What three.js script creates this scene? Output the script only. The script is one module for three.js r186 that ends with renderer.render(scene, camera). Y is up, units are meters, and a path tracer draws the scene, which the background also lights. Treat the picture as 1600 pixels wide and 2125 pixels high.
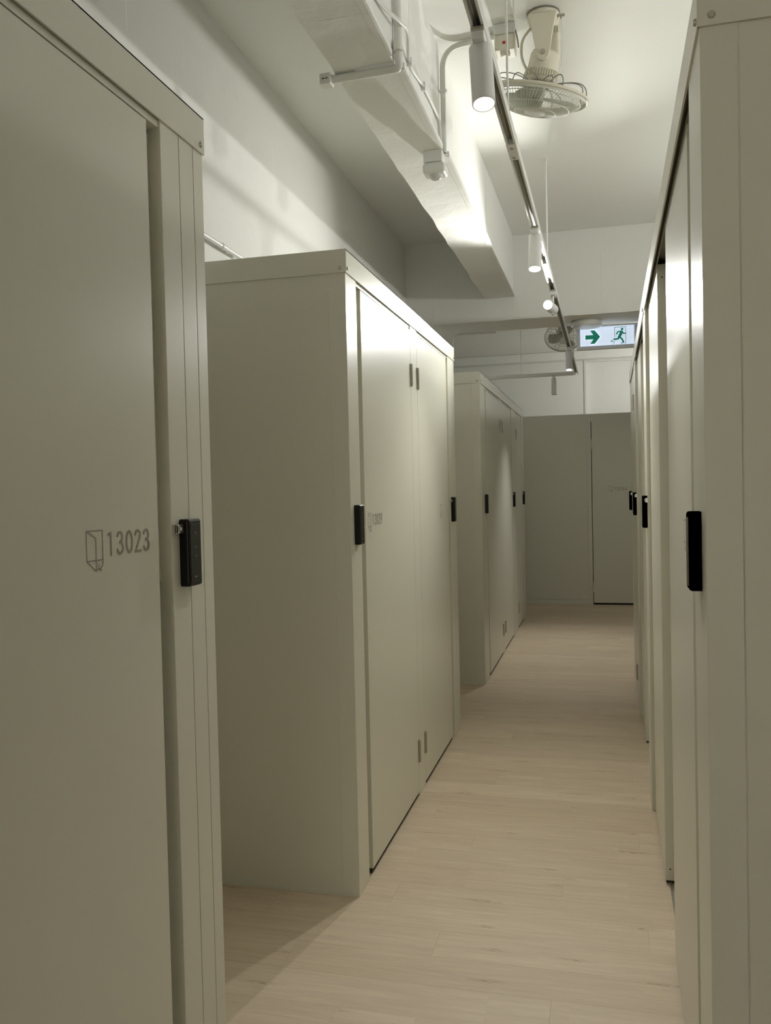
import * as THREE from 'three';
import { RoundedBoxGeometry } from 'three/addons/geometries/RoundedBoxGeometry.js';
import { mergeGeometries } from 'three/addons/utils/BufferGeometryUtils.js';
import { ImprovedNoise } from 'three/addons/math/ImprovedNoise.js';
import { RectAreaLightUniformsLib } from 'three/addons/lights/RectAreaLightUniformsLib.js';

// ---------------------------------------------------------------- camera, renderer, exposure
RectAreaLightUniformsLib.init();
const scene = new THREE.Scene();
scene.background = new THREE.Color(0x000000);
const FOCAL = 1775.8;                                  // pixels, for a 1600 x 2125 frame
const camera = new THREE.PerspectiveCamera(2 * Math.atan(1062.5 / FOCAL) * 180 / Math.PI, 1600 / 2125, 0.05, 60);
camera.position.set(0, 1.39, 0);
camera.rotation.order = 'YXZ';
camera.rotation.set(-0.0260, 0.2507, -0.0228);
const renderer = new THREE.WebGLRenderer({ antialias: true });
renderer.toneMapping = THREE.LinearToneMapping;
renderer.toneMappingExposure = 1.0;
renderer.shadowMap.enabled = true;

// track lamps: position along the track, tilt of the body from straight down (towards the camera), yaw, brightness
const TRACK_Y = 2.607;
const trackX = z => -0.306 + (-2.16 - z) * 0.0042;
const LAMP_COLOR = new THREE.Color(1.0, 0.995, 0.96);
const LAMPS = [
  { z: 0.70, tilt: 66, yaw: -28, power: 22, cone: 55, soft: 1, label: 'white track spotlight turned back towards the entrance wall' },
  { z: -2.34, tilt: 15, yaw: 16, power: 2.0, cone: 42, soft: 1, label: 'large lit white track spotlight beside the ceiling fan with red-dotted switch' },
  { z: -4.14, tilt: 16, yaw: -2, power: 3.2, cone: 48, soft: 1, label: 'lit white track spotlight directly before the bright track joint' },
  { z: -5.49, tilt: 89, yaw: -8, stem: 0.112, power: 8.6, cone: 62, soft: 1, label: 'dazzling white track spotlight turned level along the corridor' },
  { z: -7.75, tilt: 11, yaw: 0, power: 4.9, cone: 42, soft: 1, label: 'small lit white track spotlight hanging in front of the tilted far fan' },
];
// lamps of the parallel aisle behind the right-hand lockers; their light spills over the tops
const AISLE_X = 1.95;
const AISLE_LAMPS = [
  { z: -2.8, tilt: 120, yaw: -90, power: 5, cone: 70 },
  { z: -5.0, tilt: 116, yaw: -90, power: 5.5, cone: 70 },
  { z: -9.0, tilt: 52, yaw: -93, power: 1.6, cone: 52 },
  { z: -10.7, tilt: 108, yaw: -108, power: 8, cone: 70 },
];

// ---------------------------------------------------------------- helpers
const noise = new ImprovedNoise();
let seed = 12345;
const rnd = () => { seed = (seed * 1664525 + 1013904223) >>> 0; return seed / 4294967296; };
const used = new Map();
function numbered(name) {
  const n = used.get(name) || 0; used.set(name, n + 1);
  return n ? `${name}_${String(n).padStart(3, '0')}` : name;
}
function thing(name, label, category, pos = [0, 0, 0], group) {
  const g = new THREE.Group(); g.name = numbered(name); g.position.set(...pos);
  g.userData = { label, category }; if (group) g.userData.group = group;
  scene.add(g); return g;
}
function structure(name, geo, mat) {
  const m = new THREE.Mesh(geo, mat); m.name = numbered(name); m.userData.kind = 'structure';
  m.castShadow = m.receiveShadow = true; scene.add(m); return m;
}
// geo is given in the parent's own frame
function part(parent, name, geo, mat, label) {
  const m = new THREE.Mesh(geo, mat); m.name = name; m.castShadow = m.receiveShadow = true;
  if (label) m.userData.label = label;
  parent.add(m); return m;
}
// give a geometry uv in metres, by the way each face points
function metreUV(g) {
  const ng = g.index ? g.toNonIndexed() : g;
  const p = ng.attributes.position, n = ng.attributes.normal, uv = new Float32Array(p.count * 2);
  for (let i = 0; i < p.count; i++) {
    const ax = Math.abs(n.getX(i)), ay = Math.abs(n.getY(i)), az = Math.abs(n.getZ(i));
    if (ay >= ax && ay >= az) { uv[2 * i] = p.getX(i); uv[2 * i + 1] = p.getZ(i); }
    else if (ax >= az) { uv[2 * i] = p.getZ(i); uv[2 * i + 1] = p.getY(i); }
    else { uv[2 * i] = p.getX(i); uv[2 * i + 1] = p.getY(i); }
  }
  ng.setAttribute('uv', new THREE.BufferAttribute(uv, 2));
  return ng;
}
function box(x0, x1, y0, y1, z0, z1, r = 0) {
  const w = Math.abs(x1 - x0), h = Math.abs(y1 - y0), d = Math.abs(z1 - z0);
  const rr = Math.min(r, w / 2.05, h / 2.05, d / 2.05);
  const g = rr > 0 ? new RoundedBoxGeometry(w, h, d, 2, rr) : new THREE.BoxGeometry(w, h, d);
  g.translate((x0 + x1) / 2, (y0 + y1) / 2, (z0 + z1) / 2);
  return metreUV(g);
}
function cyl(r0, r1, a, b, seg = 24, open = false) {            // from a (radius r0) to b (radius r1)
  const A = new THREE.Vector3(...a), B = new THREE.Vector3(...b), d = B.clone().sub(A), L = d.length();
  const g = new THREE.CylinderGeometry(r1, r0, L, seg, 1, open);
  g.applyQuaternion(new THREE.Quaternion().setFromUnitVectors(new THREE.Vector3(0, 1, 0), d.normalize()));
  g.translate((A.x + B.x) / 2, (A.y + B.y) / 2, (A.z + B.z) / 2);
  return g;
}
// pipe along points with rounded bends
function pipe(points, r, bend = 0.05, seg = 10) {
  const P = points.map(p => new THREE.Vector3(...p)), path = new THREE.CurvePath();
  let last = P[0].clone();
  for (let i = 1; i < P.length - 1; i++) {
    const a = P[i - 1].clone().sub(P[i]), b = P[i + 1].clone().sub(P[i]);
    const k = Math.min(bend, a.length() * 0.45, b.length() * 0.45);
    const q0 = P[i].clone().add(a.normalize().multiplyScalar(k)), q1 = P[i].clone().add(b.normalize().multiplyScalar(k));
    path.add(new THREE.LineCurve3(last, q0)); path.add(new THREE.QuadraticBezierCurve3(q0, P[i], q1)); last = q1;
  }
  path.add(new THREE.LineCurve3(last, P[P.length - 1]));
  return new THREE.TubeGeometry(path, Math.max(24, P.length * 24), r, seg, false);
}
const merge = list => mergeGeometries(list.map(g => { const h = g.index ? g.toNonIndexed() : g.clone(); for (const k of Object.keys(h.attributes)) if (!['position', 'normal', 'uv'].includes(k)) h.deleteAttribute(k); return h; }));

// ---------------------------------------------------------------- textures and materials
function dataTexture(w, h, fn, srgb) {
  const d = new Uint8Array(w * h * 4);
  for (let y = 0; y < h; y++) for (let x = 0; x < w; x++) {
    const c = fn(x, y), i = (y * w + x) * 4;
    d[i] = c[0]; d[i + 1] = c[1]; d[i + 2] = c[2]; d[i + 3] = 255;
  }
  const t = new THREE.DataTexture(d, w, h); t.wrapS = t.wrapT = THREE.RepeatWrapping; t.magFilter = THREE.LinearFilter;
  t.minFilter = THREE.LinearMipmapLinearFilter; t.generateMipmaps = true;
  if (srgb) t.colorSpace = THREE.SRGBColorSpace; t.needsUpdate = true; return t;
}
const clamp = v => Math.max(0, Math.min(255, v));
// periodic fbm on a torus-free square: blend by mirrored sampling is not needed, noise has period 256
const plasterBump = dataTexture(512, 512, (x, y) => {
  let v = 0, a = 0.5, f = 8;
  for (let o = 0; o < 5; o++) { const s = f / 512; v += a * noise.noise((x * s) % 256, (y * s) % 256, 3.7 + o * 9); a *= 0.55; f *= 2; }
  const g = clamp(128 + 150 * v); return [g, g, g];
});
plasterBump.repeat.set(0.8, 0.8);
// eight planks of pale washed oak, one above another: grain runs along u
const PLANKS = 8;
const plankTexture = dataTexture(1024, 1024, (x, y) => {
  const k = Math.floor(y / 128), v = y % 128, o = k * 17.3;
  let g = 0.55 * noise.noise(x * 0.006 + o, v * 0.10, o) + 0.35 * noise.noise(x * 0.02 + o, v * 0.33, o + 4) + 0.25 * noise.noise(x * 0.05, v * 0.9, o + 8);
  g += 0.5 * noise.noise(x * 0.0025 + o, v * 0.02, o + 20);
  // sparse darker flecks and knots
  let kn = 0;
  for (let j = 0; j < 3; j++) {
    const cx = ((k * 397 + j * 411 + 90) % 1024), cy = ((k * 53 + j * 61 + 20) % 128);
    const dx = (x - cx) / (26 + 14 * ((k + j) % 3)), dy = (v - cy) / (5.5 + 3 * ((k * j) % 2));
    const rr = dx * dx + dy * dy, wv = noise.noise(x * 0.06, v * 0.35, k * 3 + j);
    kn += ((k * 7 + j * 5) % 4 ? 1 : 0.25) * Math.exp(-rr * 1.1) * Math.max(0, 0.35 + 0.9 * wv);
  }
  const tone = ((k * 29) % 8 - 3.5) * 1.0;
  const l = 13 * g - 62 * kn + tone;
  return [clamp(213 + l), clamp(195 + l * 1.08), clamp(169 + l * 1.15)];
}, true);
const std = (o) => new THREE.MeshStandardMaterial(o);
const lin = (r, g, b) => new THREE.Color().setRGB(r, g, b);
const M = {
  locker: new THREE.MeshPhysicalMaterial({ color: lin(0.755, 0.74, 0.63), roughness: 0.31 }),
  trim: new THREE.MeshPhysicalMaterial({ color: lin(0.755, 0.74, 0.635), roughness: 0.29 }),
  railDark: std({ color: lin(0.32, 0.30, 0.24), roughness: 0.4, metalness: 0.6 }),
  rubber: std({ color: lin(0.03, 0.025, 0.02), roughness: 0.8 }),
  plaster: std({ color: lin(0.85, 0.847, 0.80), roughness: 0.92, bumpMap: plasterBump, bumpScale: 0.004 }),
  ceiling: std({ color: lin(0.86, 0.857, 0.81), roughness: 0.92, bumpMap: plasterBump, bumpScale: 0.002 }),
  conduit: std({ color: lin(0.78, 0.777, 0.72), roughness: 0.5 }),
  white: std({ color: lin(0.80, 0.80, 0.76), roughness: 0.42 }),
  lampBody: std({ color: lin(0.82, 0.82, 0.80), roughness: 0.4 }),
  cream: std({ color: lin(0.72, 0.69, 0.56), roughness: 0.45 }),
  dome: new THREE.MeshPhysicalMaterial({ color: lin(0.72, 0.72, 0.68), roughness: 0.22, transmission: 0.2, thickness: 0 }),
  steel: std({ color: lin(0.50, 0.48, 0.42), roughness: 0.38, metalness: 0.85 }),
  brightSteel: std({ color: lin(0.62, 0.61, 0.58), roughness: 0.25, metalness: 0.9 }),
  greyWire: std({ color: lin(0.30, 0.30, 0.26), roughness: 0.5 }),
  fanWire: std({ color: lin(0.66, 0.66, 0.58), roughness: 0.5 }),
  fanBlade: std({ color: lin(0.42, 0.43, 0.36), roughness: 0.45 }),
  black: new THREE.MeshPhysicalMaterial({ color: lin(0.004, 0.004, 0.0035), roughness: 0.28, specularIntensity: 0.5 }),
  blackFace: new THREE.MeshPhysicalMaterial({ color: lin(0.003, 0.003, 0.003), roughness: 0.14, specularIntensity: 0.45 }),
  grey: std({ color: lin(0.22, 0.21, 0.17), roughness: 0.6 }),
  copper: std({ color: lin(0.30, 0.25, 0.19), roughness: 0.35, metalness: 0.5 }),
  print: std({ color: lin(0.31, 0.305, 0.245), roughness: 0.7 }),
  red: std({ color: lin(0.45, 0.03, 0.04), roughness: 0.4 }),
  lens: std({ color: lin(0.9, 0.9, 0.9), roughness: 0.4, emissive: LAMP_COLOR, emissiveIntensity: 6 }),
  lensOff: std({ color: lin(0.25, 0.25, 0.23), roughness: 0.3 }),
  signFace: std({ color: lin(0.85, 0.88, 0.92), roughness: 0.35, emissive: lin(0.62, 0.74, 0.95), emissiveIntensity: 0.62 }),
  signGreen: std({ color: lin(0.0, 0.16, 0.10), roughness: 0.4, emissive: lin(0.0, 0.16, 0.10), emissiveIntensity: 0.5 }),
  signWhite: std({ color: lin(0.9, 0.92, 0.95), roughness: 0.35, emissive: lin(0.8, 0.92, 1.0), emissiveIntensity: 0.8 }),
  signBody: std({ color: lin(0.66, 0.68, 0.70), roughness: 0.35 }),
  slab: std({ color: lin(0.35, 0.31, 0.25), roughness: 0.9 }),
};
const plankMats = [[1.0, 1.0, 1.0], [0.975, 0.97, 0.96], [0.99, 0.985, 0.975], [0.955, 0.95, 0.94]].map(c =>
  new THREE.MeshStandardMaterial({ map: plankTexture, color: lin(...c), roughness: 0.55, bumpMap: plankTexture, bumpScale: 0.0006 }));

// ---------------------------------------------------------------- the room
const CEIL = 3.26, WALL_L = -1.46, BACK = -12.4, FRONT = 2.6, RIGHT = 3.2, FAR_L = -3.2, CROSS0 = -6.48, CROSS1 = -6.90, CROSS_Y = 2.64;
const floor = structure('floor', box(FAR_L - 0.1, RIGHT + 0.1, -0.12, -0.008, BACK - 0.1, FRONT + 0.1), M.slab);
{ // planks laid across the corridor, 150 mm wide
  const L = 1.22, W = 0.15, gap = 0.0004;
  const makePlank = (len, k) => {
    const g = new THREE.BoxGeometry(len - gap, 0.0078, W - gap);
    const p = g.attributes.position, uv = g.attributes.uv;
    for (let i = 0; i < p.count; i++) uv.setXY(i, (p.getX(i) + len / 2) / L + k * 0.137, (k + 0.04 + 0.92 * (p.getZ(i) / W + 0.5)) / PLANKS);
    return g;
  };
  const variants = []; for (let k = 0; k < PLANKS; k++) variants.push(makePlank(L, k));
  const rest = [];
  const offs = [0.0, 0.44, 0.86, 0.27, 0.66];
  let row = 0;
  for (let z = -2.61 + W * 33; z > BACK; z -= W, row++) {
    const zc = z - W / 2;
    let x = -0.16 + offs[row % 5] - L * 4, i = 0;
    for (; x < RIGHT; x += L, i++) {
      const x0 = Math.max(x, FAR_L), x1 = Math.min(x + L, RIGHT); if (x1 - x0 < 0.06) continue;
      const inView = zc < -1.2 && zc > -10.4 && x1 > -1.5 && x0 < 0.9;
      const k = Math.floor(rnd() * PLANKS), m = Math.floor(rnd() * plankMats.length);
      const full = x1 - x0 > L - 1e-6, g0 = full ? variants[k] : makePlank(x1 - x0, k);
      if (inView) {
        const mesh = part(floor, 'plank', g0, plankMats[m]); mesh.position.set((x0 + x1) / 2, -0.0039, zc);
      } else { const g = g0.clone(); g.translate((x0 + x1) / 2, -0.0039, zc); rest.push(g); }
    }
  }
  const r = part(floor, 'planks', merge(rest), plankMats[1]); r.userData.kind = 'stuff';
}
structure('ceiling', box(FAR_L - 0.1, RIGHT + 0.1, CEIL, CEIL + 0.15, BACK - 0.1, FRONT + 0.1), M.ceiling);
structure('wall_left', box(WALL_L - 0.15, WALL_L, 0, CEIL, CROSS0, FRONT), M.plaster);
structure('wall_far_left', box(FAR_L - 0.15, FAR_L, 0, CEIL, BACK, CROSS0), M.plaster);
structure('wall_return', box(FAR_L, WALL_L - 0.15, 0, CEIL, CROSS0, CROSS0 + 0.12), M.plaster);
structure('wall_right', box(RIGHT, RIGHT + 0.15, 0, CEIL, BACK, FRONT), M.plaster);
structure('wall_front', box(FAR_L, RIGHT, 0, CEIL, FRONT, FRONT + 0.15), M.plaster);
const wallBack = structure('wall_back', merge([
  box(FAR_L, -0.23, 0, CEIL, BACK - 0.15, BACK), box(0.95, RIGHT, 0, CEIL, BACK - 0.15, BACK),
  box(-0.23, 0.95, 0, 2.2, BACK - 0.15, BACK), box(-0.23, 0.95, 3.12, CEIL, BACK - 0.15, BACK), box(-0.23, 0.95, 2.2, 3.12, BACK - 0.15, BACK - 0.09)]), M.plaster);
structure('trim_1', merge([box(-0.25, -0.222, 2.2, 3.14, BACK, BACK + 0.012), box(-0.222, 0.95, 3.115, 3.14, BACK, BACK + 0.012)]), M.white);
structure('trim_2', box(FAR_L, RIGHT, 3.14, CEIL, BACK, BACK + 0.16, 0.01), M.plaster);

// concrete beams with uneven plastered edges
function roughBeam(name, x0, x1, y0, y1, z0, z1, along, amp, slant = 0) {
  const n = 90, w = Math.abs(x1 - x0), h = y1 - y0, d = Math.abs(z1 - z0);
  const g = along === 'z' ? new THREE.BoxGeometry(w, h, d, 3, 3, n) : new THREE.BoxGeometry(w, h, d, n, 3, 3);
  g.translate((x0 + x1) / 2, (y0 + y1) / 2, (z0 + z1) / 2);
  const p = g.attributes.position;
  for (let i = 0; i < p.count; i++) {
    const x = p.getX(i), y = p.getY(i), z = p.getZ(i), t = along === 'z' ? z : x;
    const low = y < y0 + h * 0.3 ? 1 : 0.3;
    const e = low * amp * (noise.noise(t * 5.3, y * 3.1, 1.3) + 0.7 * noise.noise(t * 17.1, y * 2.0, 5.1));
    const left = along === 'z' ? x < (x0 + x1) / 2 : z < (z0 + z1) / 2;
    if (along === 'z') p.setXYZ(i, x + (left ? -1.3 : 0.35) * e + slant * (-2.4 - z), y < y1 - 0.01 ? y + 0.6 * e * (left ? 1 : 0.3) : y, z);
    else p.setXYZ(i, x, y < y1 - 0.01 ? y + 0.4 * e : y, z + (left ? -1 : 0.6) * e);
  }
  g.computeVertexNormals();
  return structure(name, metreUV(g.toNonIndexed ? (() => { const q = g.toNonIndexed(); q.computeVertexNormals(); return q; })() : g), M.plaster);
}
const BEAM_L = -0.872, BEAM_R = -0.658, BEAM_Y = 2.81;
roughBeam('ceiling_beam', BEAM_L, BEAM_R, BEAM_Y, CEIL, FRONT, CROSS0, 'z', 0.008, 0.006);
roughBeam('ceiling_beam', WALL_L, RIGHT, CROSS_Y, CEIL, CROSS0, CROSS1, 'x', 0.006);
structure('ceiling_beam', box(FAR_L, WALL_L, CROSS_Y, CEIL, CROSS0, CROSS1), M.plaster);

{ // thin plaster ledge along the lower right edge of the long beam, cut away around the conduits
  const gs = []; for (const [z0, z1] of [[FRONT, -2.77], [-2.86, -3.58], [-3.66, CROSS0]]) { const e = (z0 + z1) / 2, o = 0.006 * (-2.4 - e); gs.push(box(BEAM_R + o - 0.01, BEAM_R + o + 0.022, BEAM_Y - 0.001, BEAM_Y + 0.024, z0, z1, 0.006)); }
  structure('trim_3', merge(gs), M.plaster);
}
// ---------------------------------------------------------------- lockers
// local frame of a row: u runs away from the camera, d goes into the locker, y up
const T = 2.2, TRIM = 2.122;
function frame(side) {
  return {
    side,
    box: (u0, u1, d0, d1, y0, y1, r = 0) => box(side * Math.min(d0, d1), side * Math.max(d0, d1), y0, y1, -u0, -u1, r),
    pt: (u, d, y) => [side * d, y, -u],
  };
}
// flat print: polylines (a, b) in metres, mapped to a surface by fn
function strokes(lines, w, fn, flip) {
  const pos = [], idx = [];
  for (const L of lines) for (let i = 0; i + 1 < L.length; i++) {
    const [x0, y0] = L[i], [x1, y1] = L[i + 1], len = Math.hypot(x1 - x0, y1 - y0) || 1e-6;
    const ex = (x1 - x0) / len * w * 0.45, ey = (y1 - y0) / len * w * 0.45, nx = -(y1 - y0) / len * w / 2, ny = (x1 - x0) / len * w / 2;
    const b = pos.length / 3;
    for (const [x, y] of [[x0 - ex + nx, y0 - ey + ny], [x0 - ex - nx, y0 - ey - ny], [x1 + ex - nx, y1 + ey - ny], [x1 + ex + nx, y1 + ey + ny]]) pos.push(...fn(x, y, (b / 4) * 5e-6));
    if (flip) idx.push(b, b + 2, b + 1, b, b + 3, b + 2); else idx.push(b, b + 1, b + 2, b, b + 2, b + 3);
  }
  const g = new THREE.BufferGeometry(); g.setAttribute('position', new THREE.Float32BufferAttribute(pos, 3)); g.setIndex(idx); g.computeVertexNormals();
  return g;
}
const arc = (cx, cy, rx, ry, a0, a1, n = 14) => Array.from({ length: n + 1 }, (_, i) => { const a = (a0 + (a1 - a0) * i / n) * Math.PI / 180; return [cx + rx * Math.cos(a), cy + ry * Math.sin(a)]; });
const DIGIT = {
  1: [[[0.10, 0.93], [0.27, 0.99], [0.27, 0]]],
  3: [[...arc(0.25, 0.76, 0.2, 0.23, 165, -80), [0.22, 0.535]], [[0.22, 0.535], ...arc(0.25, 0.27, 0.23, 0.26, 80, -165)]],
  0: [arc(0.27, 0.5, 0.24, 0.49, 0, 360, 24)],
  2: [[...arc(0.25, 0.76, 0.21, 0.23, 170, -25), [0.03, 0.01], [0.5, 0.01]]],
  5: [[[0.45, 0.98], [0.13, 0.98], [0.08, 0.56], ...arc(0.23, 0.31, 0.24, 0.3, 110, -150)]],
  6: [[[0.38, 0.99], [0.08, 0.45], ...arc(0.27, 0.29, 0.22, 0.28, 150, -210, 20)]],
  9: [[[0.15, 0.01], [0.46, 0.55], ...arc(0.27, 0.71, 0.22, 0.28, -30, 330, 20)]],
};
function numberLines(text, h = 0.038, dx = 0.0) {
  const out = []; let x = dx;
  for (const ch of text) { for (const L of DIGIT[ch]) out.push(L.map(([a, b]) => [x + a * h * 1.02, b * h])); x += h * 0.78; }
  return out;
}
// outlined box with an opened flap, as printed on the doors; origin at its bottom left corner
const LOGO = (() => {
  const w = 0.047, h = 0.050, t = 0.018;
  return [[[0, 0], [0, h], [w, h], [w, 0], [0, 0]], [[0.002, h], [w * 0.58, h - 0.013], [w * 0.58, -t]], [[0, 0], [w * 0.54, -t]],
    [[w, 0], ...arc(w * 0.72, -0.003, w * 0.28, 0.012, 0, -75, 8)], [[w * 0.72, -0.008], [w * 0.70, -0.0155], [w * 0.88, -0.018]]];
})();
function printOn(door, F, u, y, text, d = -0.0006, dir = 1, logo = true) {
  const fn = (a, b, e = 0) => F.pt(u + dir * a, d - e, y + b);
  const flip = (F.side > 0) === (dir > 0);
  if (text) part(door, 'unit_number', strokes(numberLines(text, 0.038, 0.062), 0.0042, fn, !flip), M.print, `grey printed number ${text}`);
  if (logo) part(door, 'door_emblem', strokes(LOGO.map(L => L.map(([a, b]) => [a, b - 0.006])), 0.0021, fn, !flip), M.print, 'grey outlined box emblem');
}
function lockGeo(F, u0, y0, y1, flat) { // returns body of a keypad lock with rounded outline, standing proud of d
  const w = 0.056, h = y1 - y0, t = 0.021, s = new THREE.Shape(), r = 0.007;
  s.moveTo(r, 0); s.lineTo(w - r, 0); s.quadraticCurveTo(w, 0, w, r); s.lineTo(w, h - r); s.quadraticCurveTo(w, h, w - r, h); s.lineTo(r, h); s.quadraticCurveTo(0, h, 0, h - r); s.lineTo(0, r); s.quadraticCurveTo(0, 0, r, 0);
  const g = new THREE.ExtrudeGeometry(s, { depth: t - 0.005, bevelEnabled: true, bevelThickness: 0.005, bevelSize: 0.005, bevelOffset: -0.005, bevelSegments: 3, curveSegments: 6 });
  // shape x -> along -z, extrude -> out into the corridor (-d)
  const m = new THREE.Matrix4().makeBasis(new THREE.Vector3(0, 0, -1), new THREE.Vector3(0, 1, 0), new THREE.Vector3(-F.side, 0, 0));
  if (m.determinant() < 0) { g.scale(-1, 1, 1); g.translate(w, 0, 0); const ix = g.index; if (!ix) { const p = g.attributes.position; for (const k of ['position', 'normal', 'uv']) { const a = g.attributes[k], q = a.itemSize, ar = a.array; for (let i = 0; i < a.count; i += 3) for (let c = 0; c < q; c++) { const tmp = ar[(i + 1) * q + c]; ar[(i + 1) * q + c] = ar[(i + 2) * q + c]; ar[(i + 2) * q + c] = tmp; } } } }
  g.applyMatrix4(m); g.translate(0, y0, -u0);
  return g;
}
function addLock(L, F, u0, dir, d = 0) { // u0: near edge; dir: +1 when the latch reaches away from the camera
  const y0 = 1.203, y1 = 1.34;
  const body = part(L, 'digital_lock', lockGeo(F, u0, y0, y1), M.black, 'black keypad lock');
  body.position.x = F.side * d;
  part(body, 'keypad_face', F.box(u0 + 0.006, u0 + 0.05, -0.0216, -0.0205, y0 + 0.008, y1 - 0.010, 0.0005), M.blackFace);
  part(body, 'mark', F.box(u0 + 0.020, u0 + 0.032, -0.0219, -0.0214, y0 + 0.018, y0 + 0.020), M.grey);
  for (const yy of [0.107, 0.078, 0.060]) part(body, 'key_mark', F.box(u0 + 0.026, u0 + 0.030, -0.0219, -0.0214, y0 + yy, y0 + yy + 0.003), M.grey);
  const a = dir > 0 ? [u0 + 0.055, u0 + 0.086] : [u0 - 0.030, u0 + 0.001];
  part(body, 'latch', merge([F.box(a[0], a[1], -0.010, -0.006, y1 - 0.028, y1 - 0.010, 0.001), F.box(a[0] + 0.010, a[1] - 0.010, -0.0125, -0.010, y1 - 0.023, y1 - 0.015, 0.001), F.box(dir > 0 ? a[1] - 0.006 : a[0], dir > 0 ? a[1] : a[0] + 0.006, -0.010, 0.0, y1 - 0.028, y1 - 0.010)]), M.brightSteel, 'small steel latch tab');
}
function addHinge(door, F, u, y, d = 0) {
  const gs = [F.box(u - 0.016, u + 0.016, d - 0.002, d + 0.001, y - 0.05, y + 0.05)];
  for (let k = 0; k < 5; k++) gs.push(cyl(0.0062, 0.0062, F.pt(u, d - 0.004, y - 0.05 + k * 0.02 + 0.0006), F.pt(u, d - 0.004, y - 0.03 + k * 0.02 - 0.0006), 12));
  part(door, 'hinge', merge(gs), M.steel, 'steel butt hinge');
}
function screwGeo(F, u, d, y, axis) { // round screw head on the front (axis d) or on the end (axis u)
  return axis === 'd' ? cyl(0.0065, 0.005, F.pt(u, d, y), F.pt(u, d - 0.004, y), 14) : cyl(0.0065, 0.005, F.pt(u, d, y), F.pt(u - 0.004, d, y), 14);
}
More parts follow.
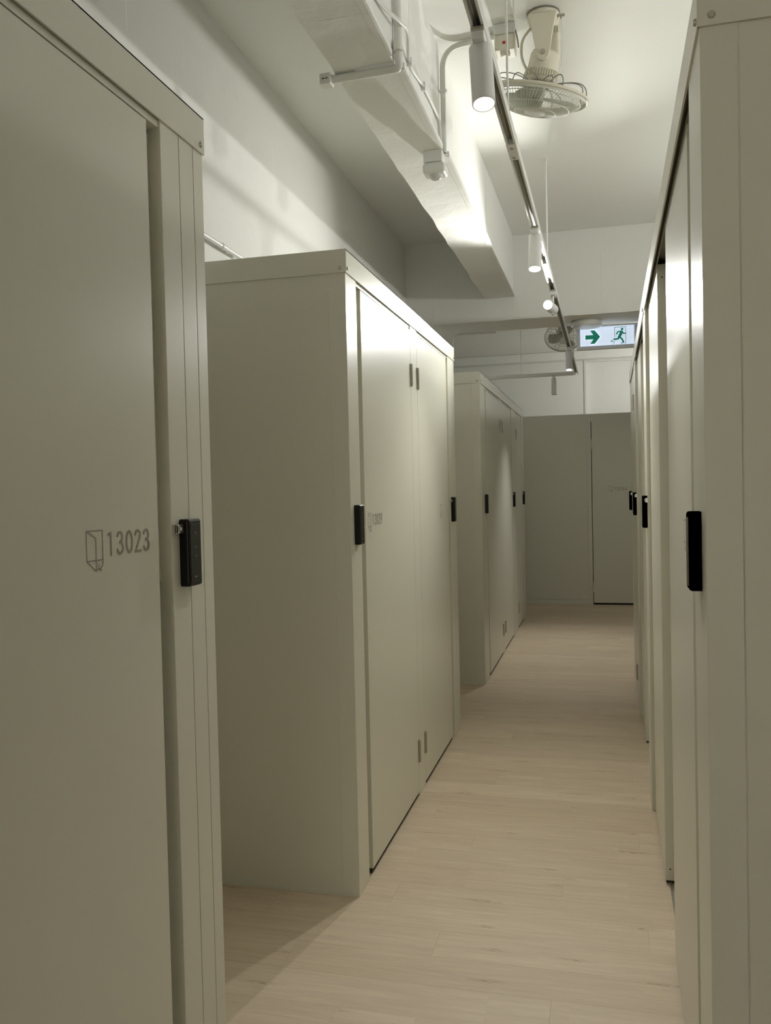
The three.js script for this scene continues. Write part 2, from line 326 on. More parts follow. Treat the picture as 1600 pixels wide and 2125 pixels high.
// length: along u, depth, posts: [u0,u1][], doors: {u0,u1,lock:'near'|'far', ...}
function locker({ name, label, side, pos, rot = 0, len, depth, cornerSeam = 0.02, posts, openings, trimSegments, farEnd = true, group }) {
  const F = frame(side), L = thing(name, label, 'locker', pos, group); L.rotation.y = rot;
  const B = F.box;
  // ends, back, roof and floor plinth
  part(L, 'side_panel', B(0.001, 0.03, cornerSeam + 0.002, depth - 0.002, 0.012, T - 0.004), M.locker);
  part(L, 'base_strip', B(-0.0015, 0.025, 0.004, depth - 0.002, 0.0, 0.012), M.trim);
  if (farEnd) part(L, 'side_panel', B(len - 0.03, len - 0.001, cornerSeam + 0.002, depth - 0.002, 0.0, T - 0.004), M.locker);
  part(L, 'back_panel', B(0.03, len - 0.03, depth - 0.02, depth - 0.002, 0.0, T - 0.004), M.locker);
  part(L, 'roof_panel', B(0.03, len - 0.03, 0.07, depth - 0.02, T - 0.03, T - 0.01), M.locker);
  part(L, 'interior_panel', B(0.03, len - 0.03, 0.11, 0.13, 0.0, T - 0.03), M.locker);
  for (const [u0, u1] of posts) {
    const first = u0 < 0.001, last = u1 > len - 0.001;
    part(L, 'post', B(u0, u1, 0, first || last ? Math.min(0.06, 0.06) : 0.06, 0.0, TRIM + 0.02, 0.0012), M.locker);
    if (first && cornerSeam > 0.03) part(L, 'corner_profile', B(0.0, 0.03, 0.058, cornerSeam, 0.0, TRIM + 0.02), M.locker);
  }
  // header rail behind the band
  // top band along the front and round the ends
  const bands = [];
  part(L, 'top_trim', merge([B(-0.003, len + 0.003, -0.004, 0.0, TRIM, T), B(-0.003, len + 0.003, -0.004, 0.03, T - 0.003, T)]), M.trim);
  part(L, 'end_trim', merge([B(-0.0045, 0.0, -0.004, depth, TRIM, T), B(-0.003, 0.03, 0.0, depth, T - 0.003, T)]), M.trim);
  for (const [u, d, ax] of [[0.014, -0.004, 'd'], [-0.0045, 0.018, 'u'], [len - 0.014, -0.004, 'd']])
    part(L, 'screw', screwGeo(F, u, d, TRIM + 0.016, ax), M.steel, 'screw head');
  for (const o of openings) {
    if (o.sliding) {
      const soff = part(L, 'door_track', merge([B(o.u0, o.u1, 0.004, 0.10, 2.155, 2.17), B(o.u0, o.u1, 0.010, 0.014, 2.125, 2.155), B(o.u0, o.u1, 0.046, 0.050, 2.145, 2.155), B(o.u0, o.u1, 0.086, 0.090, 2.125, 2.155)]), M.railDark, 'dark double sliding door track');
      part(L, 'bottom_track', merge([B(o.u0, o.u1, 0.028, 0.034, 0.0, 0.006), B(o.u0, o.u1, 0.062, 0.068, 0.0, 0.006)]), M.railDark);
      for (const lf of o.leaves) {
        const leaf = part(L, 'door', B(lf.u0, lf.u1, lf.d, lf.d + 0.032, 0.012, 2.137, 0.0015), M.locker);
        part(leaf, 'bottom_seal', B(lf.u0 + 0.002, lf.u1 - 0.002, lf.d + 0.003, lf.d + 0.029, 0.004, 0.012), M.rubber, 'black bottom seal');
        for (const yy of [0.052, 2.092]) part(leaf, 'pin_hole', cyl(0.0026, 0.0026, F.pt(lf.u0 + 0.001, lf.d + 0.016, yy), F.pt(lf.u0 - 0.0006, lf.d + 0.016, yy), 10), M.rubber);
        if (lf.print) printOn(leaf, F, lf.print.u, 1.262, lf.print.text, lf.d - 0.0007, -1, true);
      }
    } else {
      const slot = 0.052, near = o.lock === 'near';
      const du0 = near ? o.u0 + slot : o.u0 + 0.003, du1 = near ? o.u1 - 0.003 : o.u1 - slot;
      part(L, 'header_rail', B(o.u0, o.u1, 0.004, 0.05, 2.108, TRIM + 0.02), M.locker);
      const s0 = near ? o.u0 : du1, s1 = near ? du0 : o.u1;
      // rebate beside the lock: shallow strike board above, deeper below it
      part(L, 'strike_board', B(s0 - (near ? 0 : 0.03), s1 + (near ? 0.03 : 0), 0.026, 0.046, 1.218, 2.10), M.locker);
      part(L, 'door_stop', B(s0 - (near ? 0 : 0.03), s1 + (near ? 0.03 : 0), 0.046, 0.06, 0.0, 2.10), M.locker);
      const door = part(L, 'door', B(du0, du1, 0.0, 0.024, 0.020, 2.102, 0.0012), M.locker);
      part(door, 'bottom_seal', B(du0 + 0.002, du1 - 0.002, 0.006, 0.022, 0.002, 0.020), M.rubber, 'black bottom seal');
      if (!o.noHinge) for (const yy of [0.205, 1.90]) addHinge(door, F, near ? o.u1 - 0.002 : o.u0 + 0.002, yy);
      if (o.print) printOn(door, F, o.print.u, o.print.y || 1.262, o.print.text, -0.0007, side < 0 ? 1 : -1, true);
    }
  }
  return { L, F };
}
const XL = -0.831;
// near-left locker: its end is at z = -1.717; runs towards and past the camera (u still grows away from the camera)
{
  const z0 = 1.25, len = z0 + 1.717;
  const { L, F } = locker({ name: 'storage_locker', label: 'cream storage locker with door numbered 13023 and a black keypad lock', side: -1, pos: [XL, 0, z0], len, depth: 0.62,
    posts: [[0, 0.18], [len - 0.182, len - 0.1075], [len - 0.1055, len - 0.0455], [len - 0.0435, len]],
    openings: [{ u0: 0.18, u1: 1.52, lock: 'near', noHinge: true }, { u0: 1.60, u1: len - 0.182, lock: 'far', noHinge: true, print: { u: z0 + 1.246, text: '13023', y: 1.288 } }] });
  part(L, 'post', F.box(1.52, 1.60, 0, 0.06, 0, TRIM + 0.02, 0.0012), M.locker);
  addLock(L, F, z0 + 1.566, -1);
}
{ // middle-left
  const z0 = -2.772, { L, F } = locker({ name: 'storage_locker', label: 'cream two-door storage locker with paired top hinges, its lit upper edge under the beam', side: -1, pos: [XL, 0, z0], len: 2.13, depth: 0.62,
    posts: [[0, 0.127], [0.985, 1.118], [1.925, 2.13]],
    openings: [{ u0: 0.127, u1: 0.985, lock: 'near', print: { u: 0.215, text: '13029' } }, { u0: 1.118, u1: 1.925, lock: 'far', print: { u: 1.62, text: '' } }] });
  addLock(L, F, 0.040, 1); addLock(L, F, 1.955, -1);
}
{ // far-left
  const z0 = -5.979, { L, F } = locker({ name: 'storage_locker', label: 'cream three-door storage locker between the cross aisles, three black keypad locks', side: -1, pos: [XL, 0, z0], len: 3.24, depth: 1.1,
    posts: [[0, 0.24], [1.13, 1.28], [2.06, 2.44], [3.05, 3.24]],
    openings: [{ u0: 0.24, u1: 1.13, lock: 'near' }, { u0: 1.28, u1: 2.06, lock: 'far' }, { u0: 2.44, u1: 3.05, lock: 'far' }] });
  addLock(L, F, 0.155, 1); addLock(L, F, 2.095, -1); addLock(L, F, 3.09, -1);
}
// right-hand row, turned a touch
const RX = 0.160, RZ = -1.484, RROT = -0.007;
const rpos = u => [RX + (u - 1.484) * 0.007, 0, -u];
{
  const len = 2.37, { L, F } = locker({ name: 'storage_locker', label: 'cream storage locker with three sliding door leaves, broad plain end panel and screwed corner band', side: 1, pos: rpos(1.484), rot: RROT, len, depth: 1.2, cornerSeam: 0.057,
    posts: [[0, 0.20], [len - 0.09, len]],
    openings: [{ sliding: true, u0: 0.20, u1: len - 0.09, leaves: [{ u0: 0.39, u1: 1.10, d: 0.012, print: { u: 0.58, text: '' } }, { u0: 1.05, u1: 1.66, d: 0.050 }, { u0: 1.596, u1: len - 0.094, d: 0.014 }] }] });
  addLock(L, F, 0.066, 1); addLock(L, F, len - 0.075, -1);
}
{
  const u0 = 3.868, len = 2.65, { L, F } = locker({ name: 'storage_locker', label: 'cream storage locker with sliding doors and one hinged door, beside the exit sign', side: 1, pos: rpos(u0), rot: RROT, len, depth: 1.2,
    posts: [[0, 0.14], [1.42, 1.72], [2.50, 2.65]],
    openings: [{ sliding: true, u0: 0.14, u1: 1.42, leaves: [{ u0: 0.19, u1: 0.93, d: 0.048 }, { u0: 0.885, u1: 1.416, d: 0.014 }] }, { u0: 1.72, u1: 2.50, lock: 'far' }] });
  addLock(L, F, 1.47, -1); addLock(L, F, 2.54, -1);
}
// end block across the corridor, facing the camera
{
  const z = -10.2, L = thing('storage_locker', 'wide cream end locker facing down the corridor, narrow framed door at its side', 'locker', [0, 0, z]);
  const D = 2.0;
  part(L, 'body', merge([box(-2.9, -0.185, 0.06, T - 0.08, -D, 0), box(0.66, 2.1, 0.06, T - 0.08, -D, 0), box(-0.185, 0.66, 2.175, T - 0.08, -D, -0.004), box(-0.185, 0.66, 0.0, 2.175, -D, -0.10)]), M.locker);
  part(L, 'baseboard', merge([box(-2.9, -0.185, 0, 0.058, -D, 0.004, 0.001), box(0.66, 2.1, 0, 0.058, -D, 0.004, 0.001)]), M.trim);
  part(L, 'top_trim', box(-2.9, 2.1, T - 0.08, T + 0.012, -D, 0.003), M.trim);
  part(L, 'door_frame', merge([box(-0.185, -0.142, 0, 2.175, -0.08, 0.006, 0.001), box(0.61, 0.66, 0, 2.175, -0.08, 0.006, 0.001), box(-0.142, 0.61, 2.158, 2.175, -0.08, 0.006)]), M.locker);
  const door = part(L, 'door', box(-0.134, 0.604, 0.022, 2.146, -0.04, 0.0, 0.001), M.locker);
  part(door, 'bottom_seal', box(-0.136, 0.604, 0.002, 0.02, -0.036, -0.004), M.rubber);
  for (const y of [0.21, 1.86]) part(door, 'hinge', merge([0, 1, 2, 3, 4].map(k => cyl(0.008, 0.008, [-0.140, y - 0.055 + k * 0.022, 0.007], [-0.140, y - 0.0345 + k * 0.022, 0.007], 10))), M.locker);
  part(door, 'unit_number', strokes(numberLines('13056', 0.038, 0.062), 0.0042, (a, b, e) => [0.05 + a, 1.322 + b, 0.0006 + e]), M.print, 'faint grey printed number');
  part(door, 'door_emblem', strokes(LOGO, 0.0022, (a, b, e) => [0.05 + a, 1.322 + b, 0.0006 + e]), M.print, 'grey outlined box emblem');
}

// ---------------------------------------------------------------- track and spotlights
const rail = (a, b) => { // hollow rail with an open slot below; a, b are end points of its centre line at the underside
  const A = new THREE.Vector3(...a), Bv = new THREE.Vector3(...b), len = A.distanceTo(Bv), s = new THREE.Shape();
  const w = 0.0175, h = 0.019, t = 0.0105;
  s.moveTo(-w, 0); s.lineTo(-w, 2 * h); s.lineTo(w, 2 * h); s.lineTo(w, 0); s.lineTo(t, 0); s.lineTo(t, 0.027); s.lineTo(-t, 0.027); s.lineTo(-t, 0); s.closePath();
  const g = new THREE.ExtrudeGeometry(s, { depth: len, bevelEnabled: false });
  const m = new THREE.Matrix4().lookAt(Bv, A, new THREE.Vector3(0, 1, 0)); g.applyMatrix4(m); g.translate(A.x, A.y, A.z); return g;
};
{
  const base = [trackX(-3.5), TRACK_Y, -3.5], S = thing('lighting_track', 'long white lighting track hung on thin rods along the corridor', 'track', base);
  const loc = (x, y, z) => [x - base[0], y - base[1], z - base[2]];
  const at = z => loc(trackX(z), TRACK_Y, z);
  for (const [z0, z1] of [[2.3, -1.0], [-1.0, -3.13], [-3.21, -4.80], [-4.92, -7.2], [-7.2, -9.70]]) {
    const r = part(S, 'rail', rail(at(z0), at(z1)), M.white);
    const a = at(z0), b = at(z1);
    part(r, 'conductor', cyl(0.0042, 0.0042, [a[0], 0.0235, a[2]], [b[0], 0.0235, b[2]], 6), M.copper, 'brown conductor line');
  }
  for (const z of [-3.17, -4.86]) {
    const c = part(S, 'coupler', box(trackX(z) - 0.019 - base[0], trackX(z) + 0.019 - base[0], -0.003, 0.040, z - 0.072 - base[2], z + 0.072 - base[2], 0.003), M.white);
    for (const q of [-0.045, 0.045]) part(c, 'coupler_screw', cyl(0.007, 0.007, loc(trackX(z), TRACK_Y - 0.003, z + q), loc(trackX(z), TRACK_Y - 0.006, z + q), 12), M.steel);
  }
  for (const z of [1.4, -0.9, -3.02, -5.03, -7.25, -8.9]) {
    const yTop = z < CROSS0 && z > CROSS1 ? CROSS_Y : CEIL;
    const r = part(S, 'rod', cyl(0.0042, 0.0042, loc(trackX(z), TRACK_Y + 0.036, z), loc(trackX(z), yTop - 0.001, z), 10), M.white);
    part(r, 'rod_plate', cyl(0.011, 0.011, loc(trackX(z), yTop - 0.006, z), loc(trackX(z), yTop - 0.0005, z), 14), M.conduit);
  }
}
{
  const y = TRACK_Y + 0.002, z = -9.72, S = thing('lighting_track', 'short white lighting track running across before the end locker', 'track', [-0.9, y, z]);
  part(S, 'rail', rail([0.60, 0, 0], [-1.4, 0, 0]), M.white);
  const r = part(S, 'rod', cyl(0.0042, 0.0042, [0.02, 0.036, 0], [0.02, CEIL - y - 0.001, 0], 10), M.white);
  part(r, 'rod_plate', cyl(0.011, 0.011, [0.02, CEIL - y - 0.006, 0], [0.02, CEIL - y - 0.0005, 0], 14), M.conduit);
}
function spotlight(label, x, y, z, tilt, yaw, lit, power, cone = 45, soft = 1.0, stem = 0.040, size = 1.3) { // hangs under the track at (x, y, z)
  const S = thing('track_spotlight', label, 'spotlight', [x, y, z], 'track spotlights');
  part(S, 'adapter', box(-0.0165, 0.0165, -0.031, -0.0005, -0.055, 0.055, 0.003), M.lampBody);
  part(S, 'clip', box(-0.018, 0.018, -0.012, -0.001, 0.052, 0.060, 0.002), M.steel, 'grey locking clip');
  const H = new THREE.Group(); // direction frame only; parts keep their own baked geometry
  const q = new THREE.Quaternion().setFromEuler(new THREE.Euler(-tilt * Math.PI / 180, yaw * Math.PI / 180, 0, 'YXZ'));
  const pivot = new THREE.Vector3(0, -stem, 0);
  const bake = g => { const h = g.index ? g.toNonIndexed() : g; h.applyQuaternion(q); h.translate(pivot.x, pivot.y, pivot.z); return h; };
  const R = 0.031, y0 = 0.012, y1 = -0.166;
  part(S, 'arm', merge([bake(box(-0.006, 0.006, -0.055, 0.012, -R - 0.004, -R + 0.003, 0.001)), cyl(0.007, 0.007, [0, -stem - 0.004, 0], [0, -0.028, 0], 14)]), M.lampBody);
  // cup: lathed wall, open at the mouth, with a rolled rim and a closed back
  const prof = [[0, y0], [R - 0.004, y0], [R, y0 - 0.004], [R, y1 + 0.002], [R - 0.001, y1], [R - 0.003, y1], [R - 0.004, y1 + 0.004], [R - 0.0055, y1 + 0.016], [0, y1 + 0.017]].map(p => new THREE.Vector2(...p));
  part(S, 'body', bake(new THREE.LatheGeometry(prof, 40)), M.lampBody);
  const lens = part(S, 'lens', bake(new THREE.CircleGeometry(R - 0.0045, 32).rotateX(Math.PI / 2).translate(0, y1 + 0.0085, 0)), lit ? M.lens : M.lensOff, lit ? 'glowing lens' : 'unlit lens');
  if (lit) {
    const dir = new THREE.Vector3(0, -1, 0).applyQuaternion(q);
    const p = new THREE.Vector3(0, y1 - 0.004, 0).applyQuaternion(q).add(pivot);
    const sl = new THREE.SpotLight(LAMP_COLOR, power, 0, cone * Math.PI / 180, soft, 2);
    sl.name = 'light'; sl.position.copy(p); sl.target.position.copy(p.clone().add(dir)); sl.target.name = 'light_target';
    sl.castShadow = true; sl.shadow.radius = size; sl.shadow.mapSize.set(1024, 1024); sl.shadow.camera.near = 0.02;
    S.add(sl); S.add(sl.target);
  }
  return S;
}
for (const l of LAMPS) spotlight(l.label, trackX(l.z), TRACK_Y, l.z, l.tilt, l.yaw, true, l.power, l.cone, l.soft, l.stem);
{
  const y = TRACK_Y, S = thing('lighting_track', 'white lighting track over the parallel aisle behind the sliding doors', 'track', [AISLE_X, y, -4]);
  part(S, 'rail', rail([0, 0, 5.5], [0, 0, -7.2]), M.white);
  for (const z of [4.5, 1.2, -2.0, -5.0]) part(S, 'rod', cyl(0.0042, 0.0042, [0, 0.036, z], [0, CEIL - y - 0.001, z], 10), M.white);
}
for (const l of AISLE_LAMPS) spotlight('white track spotlight over the parallel aisle behind the sliding doors', AISLE_X, TRACK_Y, l.z, l.tilt, l.yaw, true, l.power, l.cone, 1, 0.080, 3);
spotlight('lit white spotlight on the short cross track, hidden behind the three-door locker', -1.62, TRACK_Y + 0.002, -9.72, 97, -8, true, 6, 60);
spotlight('unlit white spotlight on the short cross track', -0.52, TRACK_Y + 0.002, -9.72, 2, 0, false, 0);

// ---------------------------------------------------------------- ceiling fans
function fan(label, base, axis, roll) { // base on the ceiling, axis: direction the guard faces
  const S = thing('orbit_fan', label, 'fan', base);
  const q = new THREE.Quaternion().setFromUnitVectors(new THREE.Vector3(0, -1, 0), new THREE.Vector3(...axis).normalize());
  // mounting cup and tapering bracket
  const cup = new THREE.LatheGeometry([[0, 0], [0.062, 0], [0.064, -0.012], [0.060, -0.03], [0.05, -0.055], [0.036, -0.075], [0, -0.08]].map(p => new THREE.Vector2(...p)).reverse(), 32);
  const mount = part(S, 'mount', cup, M.cream);
  part(mount, 'gasket', cyl(0.0655, 0.0655, [0, -0.006, 0], [0, 0, 0], 32), M.grey);
  const br = new THREE.Shape(); br.moveTo(-0.052, 0); br.lineTo(0.052, 0); br.quadraticCurveTo(0.034, -0.07, 0.024, -0.15); br.quadraticCurveTo(0.02, -0.175, 0, -0.178); br.quadraticCurveTo(-0.02, -0.175, -0.024, -0.15); br.quadraticCurveTo(-0.034, -0.07, -0.052, 0);
  const bg = new THREE.ExtrudeGeometry(br, { depth: 0.012, bevelEnabled: true, bevelSize: 0.003, bevelThickness: 0.003, bevelSegments: 2 });
  const bracket = part(S, 'bracket', bg.translate(0, -0.03, 0.053), M.cream);
  part(bracket, 'bracket_screw', cyl(0.0095, 0.0095, [0, -0.180, 0.064], [0, -0.180, 0.074], 16), M.steel, 'round steel pivot screw');
  // motor: a drum along the fan axis with cooling slots, and the oscillation gear box behind it
  const hub = new THREE.Vector3(0, -0.185, 0.0);
  const bake = g => { const h = g.index ? g.toNonIndexed() : g; h.applyQuaternion(q); h.translate(hub.x, hub.y, hub.z); return h; };
  const motor = part(S, 'motor_housing', bake(new THREE.LatheGeometry([[0, 0.035], [0.05, 0.035], [0.057, 0.02], [0.060, -0.03], [0.062, -0.055], [0.056, -0.075], [0.03, -0.082], [0, -0.082]].map(p => new THREE.Vector2(...p)).reverse(), 36)), M.cream);
  const slots = []; for (let i = 0; i < 40; i++) { const a = i / 40 * Math.PI * 2; slots.push(bake(box(-0.0018, 0.0018, -0.064, -0.038, 0.0590, 0.0665).rotateY(a))); }
  part(motor, 'cooling_fins', merge(slots), M.cream).userData.kind = 'stuff';
  const gear = part(S, 'gear_box', box(0.012, 0.062, -0.175, -0.062, -0.03, 0.03, 0.012), M.cream);
  const gs = []; for (let i = 0; i < 5; i++) gs.push(box(0.020 + i * 0.009, 0.0235 + i * 0.009, -0.094, -0.068, 0.0290, 0.0345)); part(gear, 'gear_fins', merge(gs), M.cream).userData.kind = 'stuff';
  part(gear, 'gear_screw', cyl(0.007, 0.007, [0.022, -0.056, 0.028], [0.022, -0.056, 0.036], 12), M.grey);
  part(S, 'motor_collar', bake(merge([cyl(0.046, 0.038, [0, -0.080, 0], [0, -0.094, 0], 20)])), M.grey);
  // guard: rear wires, rim and front grille
  const R = 0.198, yr = -0.128;
  part(S, 'guard_rim', bake(new THREE.TorusGeometry(R, 0.0065, 10, 72).rotateX(Math.PI / 2).translate(0, yr, 0)), M.cream);
  part(S, 'guard_band', bake(new THREE.CylinderGeometry(R + 0.002, R - 0.003, 0.018, 72, 1, true).translate(0, yr - 0.006, 0)), M.fanWire);
  const wire = (pts, r) => new THREE.TubeGeometry(new THREE.CatmullRomCurve3(pts.map(p => new THREE.Vector3(...p)), false, 'centripetal'), 14, r, 5, false);
  for (let i = 0; i < 8; i++) { // thick looped rear wires
    const a = i / 8 * Math.PI * 2 + 0.2, b = a + 0.22, c = (an, rr, y) => [rr * Math.cos(an), y, rr * Math.sin(an)];
    for (const w of [wire([c(a - 0.3, 0.045, -0.088), c(a - 0.05, 0.12, -0.073), c(a, 0.175, -0.082), c(a, R - 0.003, yr + 0.022), c(a, R, yr)], 0.0022), wire([c(b + 0.2, 0.045, -0.092), c(b + 0.05, 0.12, -0.085), c(b, 0.178, -0.092), c(b, R - 0.002, yr + 0.02), c(b, R, yr)], 0.0022)]) part(S, 'rear_wire', bake(w), M.greyWire);
  }
  const wires = []; const prof = s => [R * (1 - s * 0.78), yr - 0.062 * Math.sin(Math.min(1, s * 1.25) * Math.PI / 2)];
  for (let i = 0; i < 84; i++) { const a = i / 84 * Math.PI * 2; wires.push(wire([0, 0.14, 0.3, 0.55, 0.8, 1].map(s => { const [r, y] = prof(s); return [r * Math.cos(a + s * 0.25), y, r * Math.sin(a + s * 0.25)]; }), 0.0013)); }
  for (const s of [0.16, 0.42, 0.75]) { const [r, y] = prof(s); wires.push(new THREE.TorusGeometry(r, 0.0018, 5, 60).rotateX(Math.PI / 2).translate(0, y, 0)); }
  const grille = part(S, 'front_grille', bake(merge(wires)), M.fanWire); grille.userData.kind = 'stuff';
  { const [r, y] = prof(1); part(S, 'grille_badge', bake(cyl(r + 0.002, r * 0.9, [0, y + 0.004, 0], [0, y - 0.006, 0], 32)), M.white); }
  const spinner = part(S, 'blade_hub', bake(cyl(0.028, 0.024, [0, -0.094, 0], [0, -0.165, 0], 20)), M.fanBlade);
  for (let k = 0; k < 3; k++) {
    const s = new THREE.Shape(); s.moveTo(0.02, -0.02); s.quadraticCurveTo(0.08, -0.08, 0.150, -0.055); s.quadraticCurveTo(0.175, 0.0, 0.150, 0.045); s.quadraticCurveTo(0.08, 0.05, 0.02, 0.02); s.closePath();
    const g = new THREE.ExtrudeGeometry(s, { depth: 0.002, bevelEnabled: false, curveSegments: 8 }); g.rotateX(-Math.PI / 2 + 0.38).translate(0, -0.135, 0).rotateY(k * 2 * Math.PI / 3 + roll);
    part(S, 'blade', bake(g), M.fanBlade);
  }
  part(S, 'power_cable', pipe([[-0.045, -0.055, 0.02], [-0.085, -0.10, 0.02], [-0.088, -0.17, 0.02], [-0.060, -0.23, 0.01]], 0.0055, 0.06), M.cream);
  part(S, 'pull_cord', pipe([[0.070, -0.03, 0.02], [0.074, -0.10, 0.02], [0.068, -0.22, 0.02]], 0.0014, 0.05), M.white);
  part(S, 'cord_clip', merge([cyl(0.006, 0.006, [0.058, -0.026, 0.02], [0.084, -0.026, 0.02], 10), box(0.066, 0.074, -0.04, -0.02, 0.016, 0.024, 0.002)]), M.steel);
  return S;
}
fan('cream orbit fan on the ceiling with wire guard, next to a red-dotted switch', [-0.205, CEIL, -3.50], [-0.22, -0.96, -0.16], 0.4);
fan('distant cream orbit fan tilted towards the viewer, beyond the cross beam by the exit sign', [-0.40, CEIL, -9.45], [0.05, -0.72, 0.60], 1.1);

{ // isolator switch next to the near fan
  const S = thing('fan_switch', 'small cream ceiling switch box with a red mark next to the fan', 'switch', [-0.362, CEIL, -3.56]);
  const b = part(S, 'mounting_box', box(-0.043, 0.043, -0.042, 0, -0.045, 0.045, 0.004), M.white);
  const c = part(S, 'cover', box(-0.041, 0.041, -0.105, -0.042, -0.042, 0.040, 0.006), M.cream);
  part(c, 'red_mark', box(-0.008, 0.011, -0.083, -0.072, 0.0395, 0.0415, 0.0006), M.red, 'small red mark');
  part(c, 'knob', cyl(0.021, 0.017, [0, -0.104, 0.005], [0, -0.120, 0.005], 20), M.cream);
  part(S, 'side_cable', pipe([[0.044, -0.03, 0.03], [0.052, -0.065, 0.03], [0.055, -0.10, 0.03]], 0.003, 0.02), M.greyWire);
}
// ---------------------------------------------------------------- conduits and sensor on the beam
const beamRightAt = z => BEAM_R + 0.006 * (-2.4 - z), beamLeftAt = z => BEAM_L + 0.006 * (-2.4 - z);
{
  const z = -2.82, xr = beamRightAt(z), S = thing('conduit_pipe', 'painted conduit that turns under the ceiling beam and stops at its edge', 'pipe', [xr, BEAM_Y, z]);
  part(S, 'tube', pipe([[0.016, 0.45, 0.02], [0.016, -0.002, 0.01], [0.014, -0.016, 0], [-0.235, -0.016, -0.012]], 0.0135, 0.035), M.conduit);
  part(S, 'end_box', box(-0.262, -0.222, -0.036, 0.0, -0.032, 0.012, 0.004), M.conduit);
  part(S, 'end_slot', merge([box(-0.252, -0.244, -0.02, -0.017, 0.0115, 0.0126), box(-0.240, -0.232, -0.02, -0.017, 0.0115, 0.0126)]), M.rubber);
  part(S, 'wall_plug', cyl(0.016, 0.016, [0.016, 0.03, 0.02], [0.016, 0.06, 0.02], 16), M.conduit);
}
{
  const z = -3.62, xr = beamRightAt(z), S = thing('conduit_pipe', 'painted conduit rising from the motion sensor and bending along the ceiling', 'pipe', [xr, BEAM_Y, z]);
  part(S, 'tube', pipe([[0.016, 0.0, 0], [0.016, CEIL - BEAM_Y - 0.013, 0], [0.245, CEIL - BEAM_Y - 0.013, 0.03]], 0.0115, 0.09), M.conduit);
  part(S, 'saddle_clip', merge([box(-0.006, 0.034, 0.25, 0.262, -0.014, 0.014, 0.003)]), M.conduit);
}
{
  const S = thing('cable', 'thin painted cable clipped along the side of the ceiling beam', 'cable', [beamRightAt(-3), BEAM_Y + 0.11, -3]);
  const P = [[-1.2, 0.085], [-2.2, 0.075], [-2.59, 0.082], [-2.75, 0.10], [-2.87, 0.127], [-3.01, 0.094], [-3.25, 0.115], [-3.50, 0.118], [-3.57, 0.108], [-3.585, 0.06], [-3.59, 0.012]];
  const pts = P.map(([z, y]) => new THREE.Vector3(beamRightAt(z) - beamRightAt(-3) + (z < -2.6 && z > -2.95 ? 0.034 : 0.008), y - 0.11, z + 3));
  part(S, 'wire', new THREE.TubeGeometry(new THREE.CatmullRomCurve3(pts, false, 'centripetal'), 90, 0.0062, 8), M.conduit);
  for (const [z, y] of [[-3.01, 0.094], [-3.25, 0.115]]) part(S, 'clip', box(-0.002, 0.018, y - 0.11 - 0.016, y - 0.11 + 0.016, z + 3 - 0.006, z + 3 + 0.006, 0.002), M.conduit);
}
{
  const z = -3.61, S = thing('motion_sensor', 'white motion sensor with round translucent dome under the ceiling beam', 'sensor', [-0.676, BEAM_Y, z]);
  part(S, 'mounting_box', box(-0.040, 0.040, -0.048, 0.0, -0.04, 0.04, 0.003), M.white);
  part(S, 'neck', box(-0.033, 0.033, -0.0525, -0.047, -0.033, 0.031), M.white);
  part(S, 'housing', box(-0.044, 0.052, -0.094, -0.052, -0.045, 0.045, 0.012), M.white);
  part(S, 'dome', new THREE.SphereGeometry(0.028, 28, 14, 0, Math.PI * 2, Math.PI / 2, Math.PI / 2).scale(1, 0.85, 1).translate(0.006, -0.093, 0.004), M.dome, 'translucent dome lens');
}
{ // straight rail on the left wall above the lockers
  const S = thing('wall_conduit', 'glossy white conduit fixed along the side wall above the lockers', 'pipe', [WALL_L, 2.36, -3.0]);
  part(S, 'tube', cyl(0.010, 0.010, [0.022, 0, 1.6], [0.022, 0, -0.30], 14), M.white);
  part(S, 'joint', cyl(0.0125, 0.0125, [0.022, 0, -0.12], [0.022, 0, -0.155], 14), M.white);
  part(S, 'stand_off', merge([0.9, 0.3, -0.20].map(z => box(0, 0.02, -0.008, 0.008, z - 0.008, z + 0.008, 0.002))), M.white);
}
{ // thin conduit behind the cross beam
  const S = thing('conduit_pipe', 'thin bent conduit under the cross beam near the two-door locker', 'pipe', [-1.17, CROSS_Y, CROSS1 - 0.02]);
  part(S, 'tube', pipe([[0.35, -0.012, 0.03], [0.0, -0.012, 0.03], [-0.005, -0.22, 0.03]], 0.008, 0.06), M.conduit);
  part(S, 'saddle_clip', box(0.14, 0.156, -0.022, -0.001, 0.018, 0.042, 0.002), M.conduit);
}
{ // round disc under the cross beam
  const S = thing('ceiling_disc', 'flat round white ceiling fitting beneath the cross beam before the exit sign', 'ceiling fitting', [-0.11, CROSS_Y, -6.74]);
  part(S, 'base', cyl(0.098, 0.098, [0, -0.009, 0], [0, 0, 0], 40), M.white);
  part(S, 'cover', new THREE.LatheGeometry([[0, -0.045], [0.108, -0.045], [0.114, -0.040], [0.115, -0.012], [0.112, -0.008], [0, -0.008]].map(p => new THREE.Vector2(...p)), 48), M.white);
}
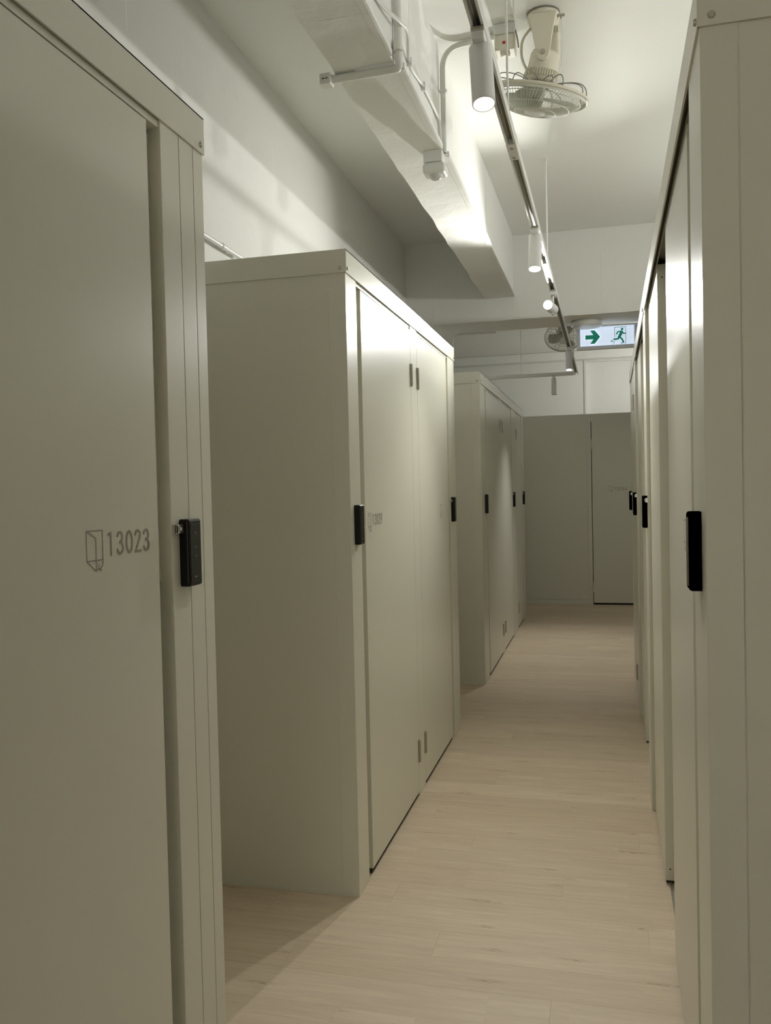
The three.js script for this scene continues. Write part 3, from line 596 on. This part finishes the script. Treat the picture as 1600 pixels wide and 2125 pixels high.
// ---------------------------------------------------------------- exit sign
{
  const cx = 0.040, z = -6.97, S = thing('exit_sign', 'illuminated exit sign with green arrow and running figure', 'sign', [cx, 2.48, z]); S.rotation.y = 0.012;
  const W = 0.205, y0 = 0.0, y1 = 0.150;
  part(S, 'housing', merge([box(-W - 0.028, W + 0.03, y1 - 0.004, 0.158, -0.03, 0.032, 0.003), box(-W - 0.028, W + 0.03, -0.026, y0 + 0.001, -0.018, 0.02, 0.003), box(-W - 0.028, -W, -0.024, y1, -0.016, 0.012, 0.002), box(W, W + 0.03, -0.024, y1, -0.016, 0.012, 0.002)]), M.signBody);
  part(S, 'panel', box(-W, W, y0, y1, -0.012, 0.0), M.signFace, 'pale blue glowing panel');
  const poly = (P, zz, m, name, lab) => { const s = new THREE.Shape(P.map(p => new THREE.Vector2(...p))); return part(S, name, new THREE.ExtrudeGeometry(s, { depth: 0.0006, bevelEnabled: false }).translate(0, 0, zz), m, lab); };
  const ar = [[-0.166, 0.056], [-0.166, 0.090], [-0.105, 0.090], [-0.128, 0.126], [-0.094, 0.126], [-0.052, 0.073], [-0.094, 0.020], [-0.128, 0.020], [-0.105, 0.056]];
  const grow = (P, k) => { const c = P.reduce((a, p) => [a[0] + p[0] / P.length, a[1] + p[1] / P.length], [0, 0]); return P.map(p => { const dx = p[0] - c[0], dy = p[1] - c[1], l = Math.hypot(dx, dy); return [p[0] + dx / l * k, p[1] + dy / l * k]; }); };
  poly(grow(ar, 0.008), 0.0002, M.signWhite, 'arrow_outline'); poly(ar, 0.0009, M.signGreen, 'arrow', 'green arrow');
  // doorway outline and running figure
  let lift = 0; const fn = (a, b, e = 0) => [a, b, 0.0010 + lift + e];
  part(S, 'doorway', strokes([[[0.058, 0.066], [0.058, 0.138], [0.142, 0.138], [0.142, 0.012], [0.134, 0.008]], [[0.056, 0.030], [0.030, 0.030], [0.042, 0.041], [0.026, 0.030]], [[0.056, 0.026], [0.046, 0.008]]], 0.0032, fn), M.signGreen, 'thin green doorway outline');
  lift = 0.0002; const man = [strokes([[[0.110, 0.100], [0.093, 0.062]]], 0.022, fn), (lift = 0.0003, 0) || strokes([[[0.108, 0.106], [0.084, 0.104], [0.072, 0.086]], [[0.112, 0.104], [0.124, 0.088], [0.140, 0.088]]], 0.0095, fn),
    (lift = 0.0004, 0) || strokes([[[0.094, 0.062], [0.112, 0.046], [0.124, 0.020]], [[0.090, 0.064], [0.084, 0.048], [0.054, 0.046]]], 0.0125, fn), (lift = 0.0005, 0) || strokes([[[0.106, 0.012], [0.122, 0.018]]], 0.006, fn)];
  const head = new THREE.CircleGeometry(0.0098, 20).translate(0.115, 0.122, 0.0010);
  man.forEach(g => { g.setAttribute('uv', new THREE.Float32BufferAttribute(new Float32Array(g.attributes.position.count * 2), 2)); });
  part(S, 'running_figure', merge([...man, head]), M.signGreen, 'green running figure');
  const a = new THREE.RectAreaLight(new THREE.Color(0.72, 0.86, 1.0), 1.0, 2 * W, 0.15); a.name = 'light'; a.position.set(0, 0.075, 0.006); a.rotation.y = Math.PI; S.add(a);
}
scene.traverse(o => { if (o.isMesh) { o.castShadow = true; o.receiveShadow = true; } });
renderer.render(scene, camera);
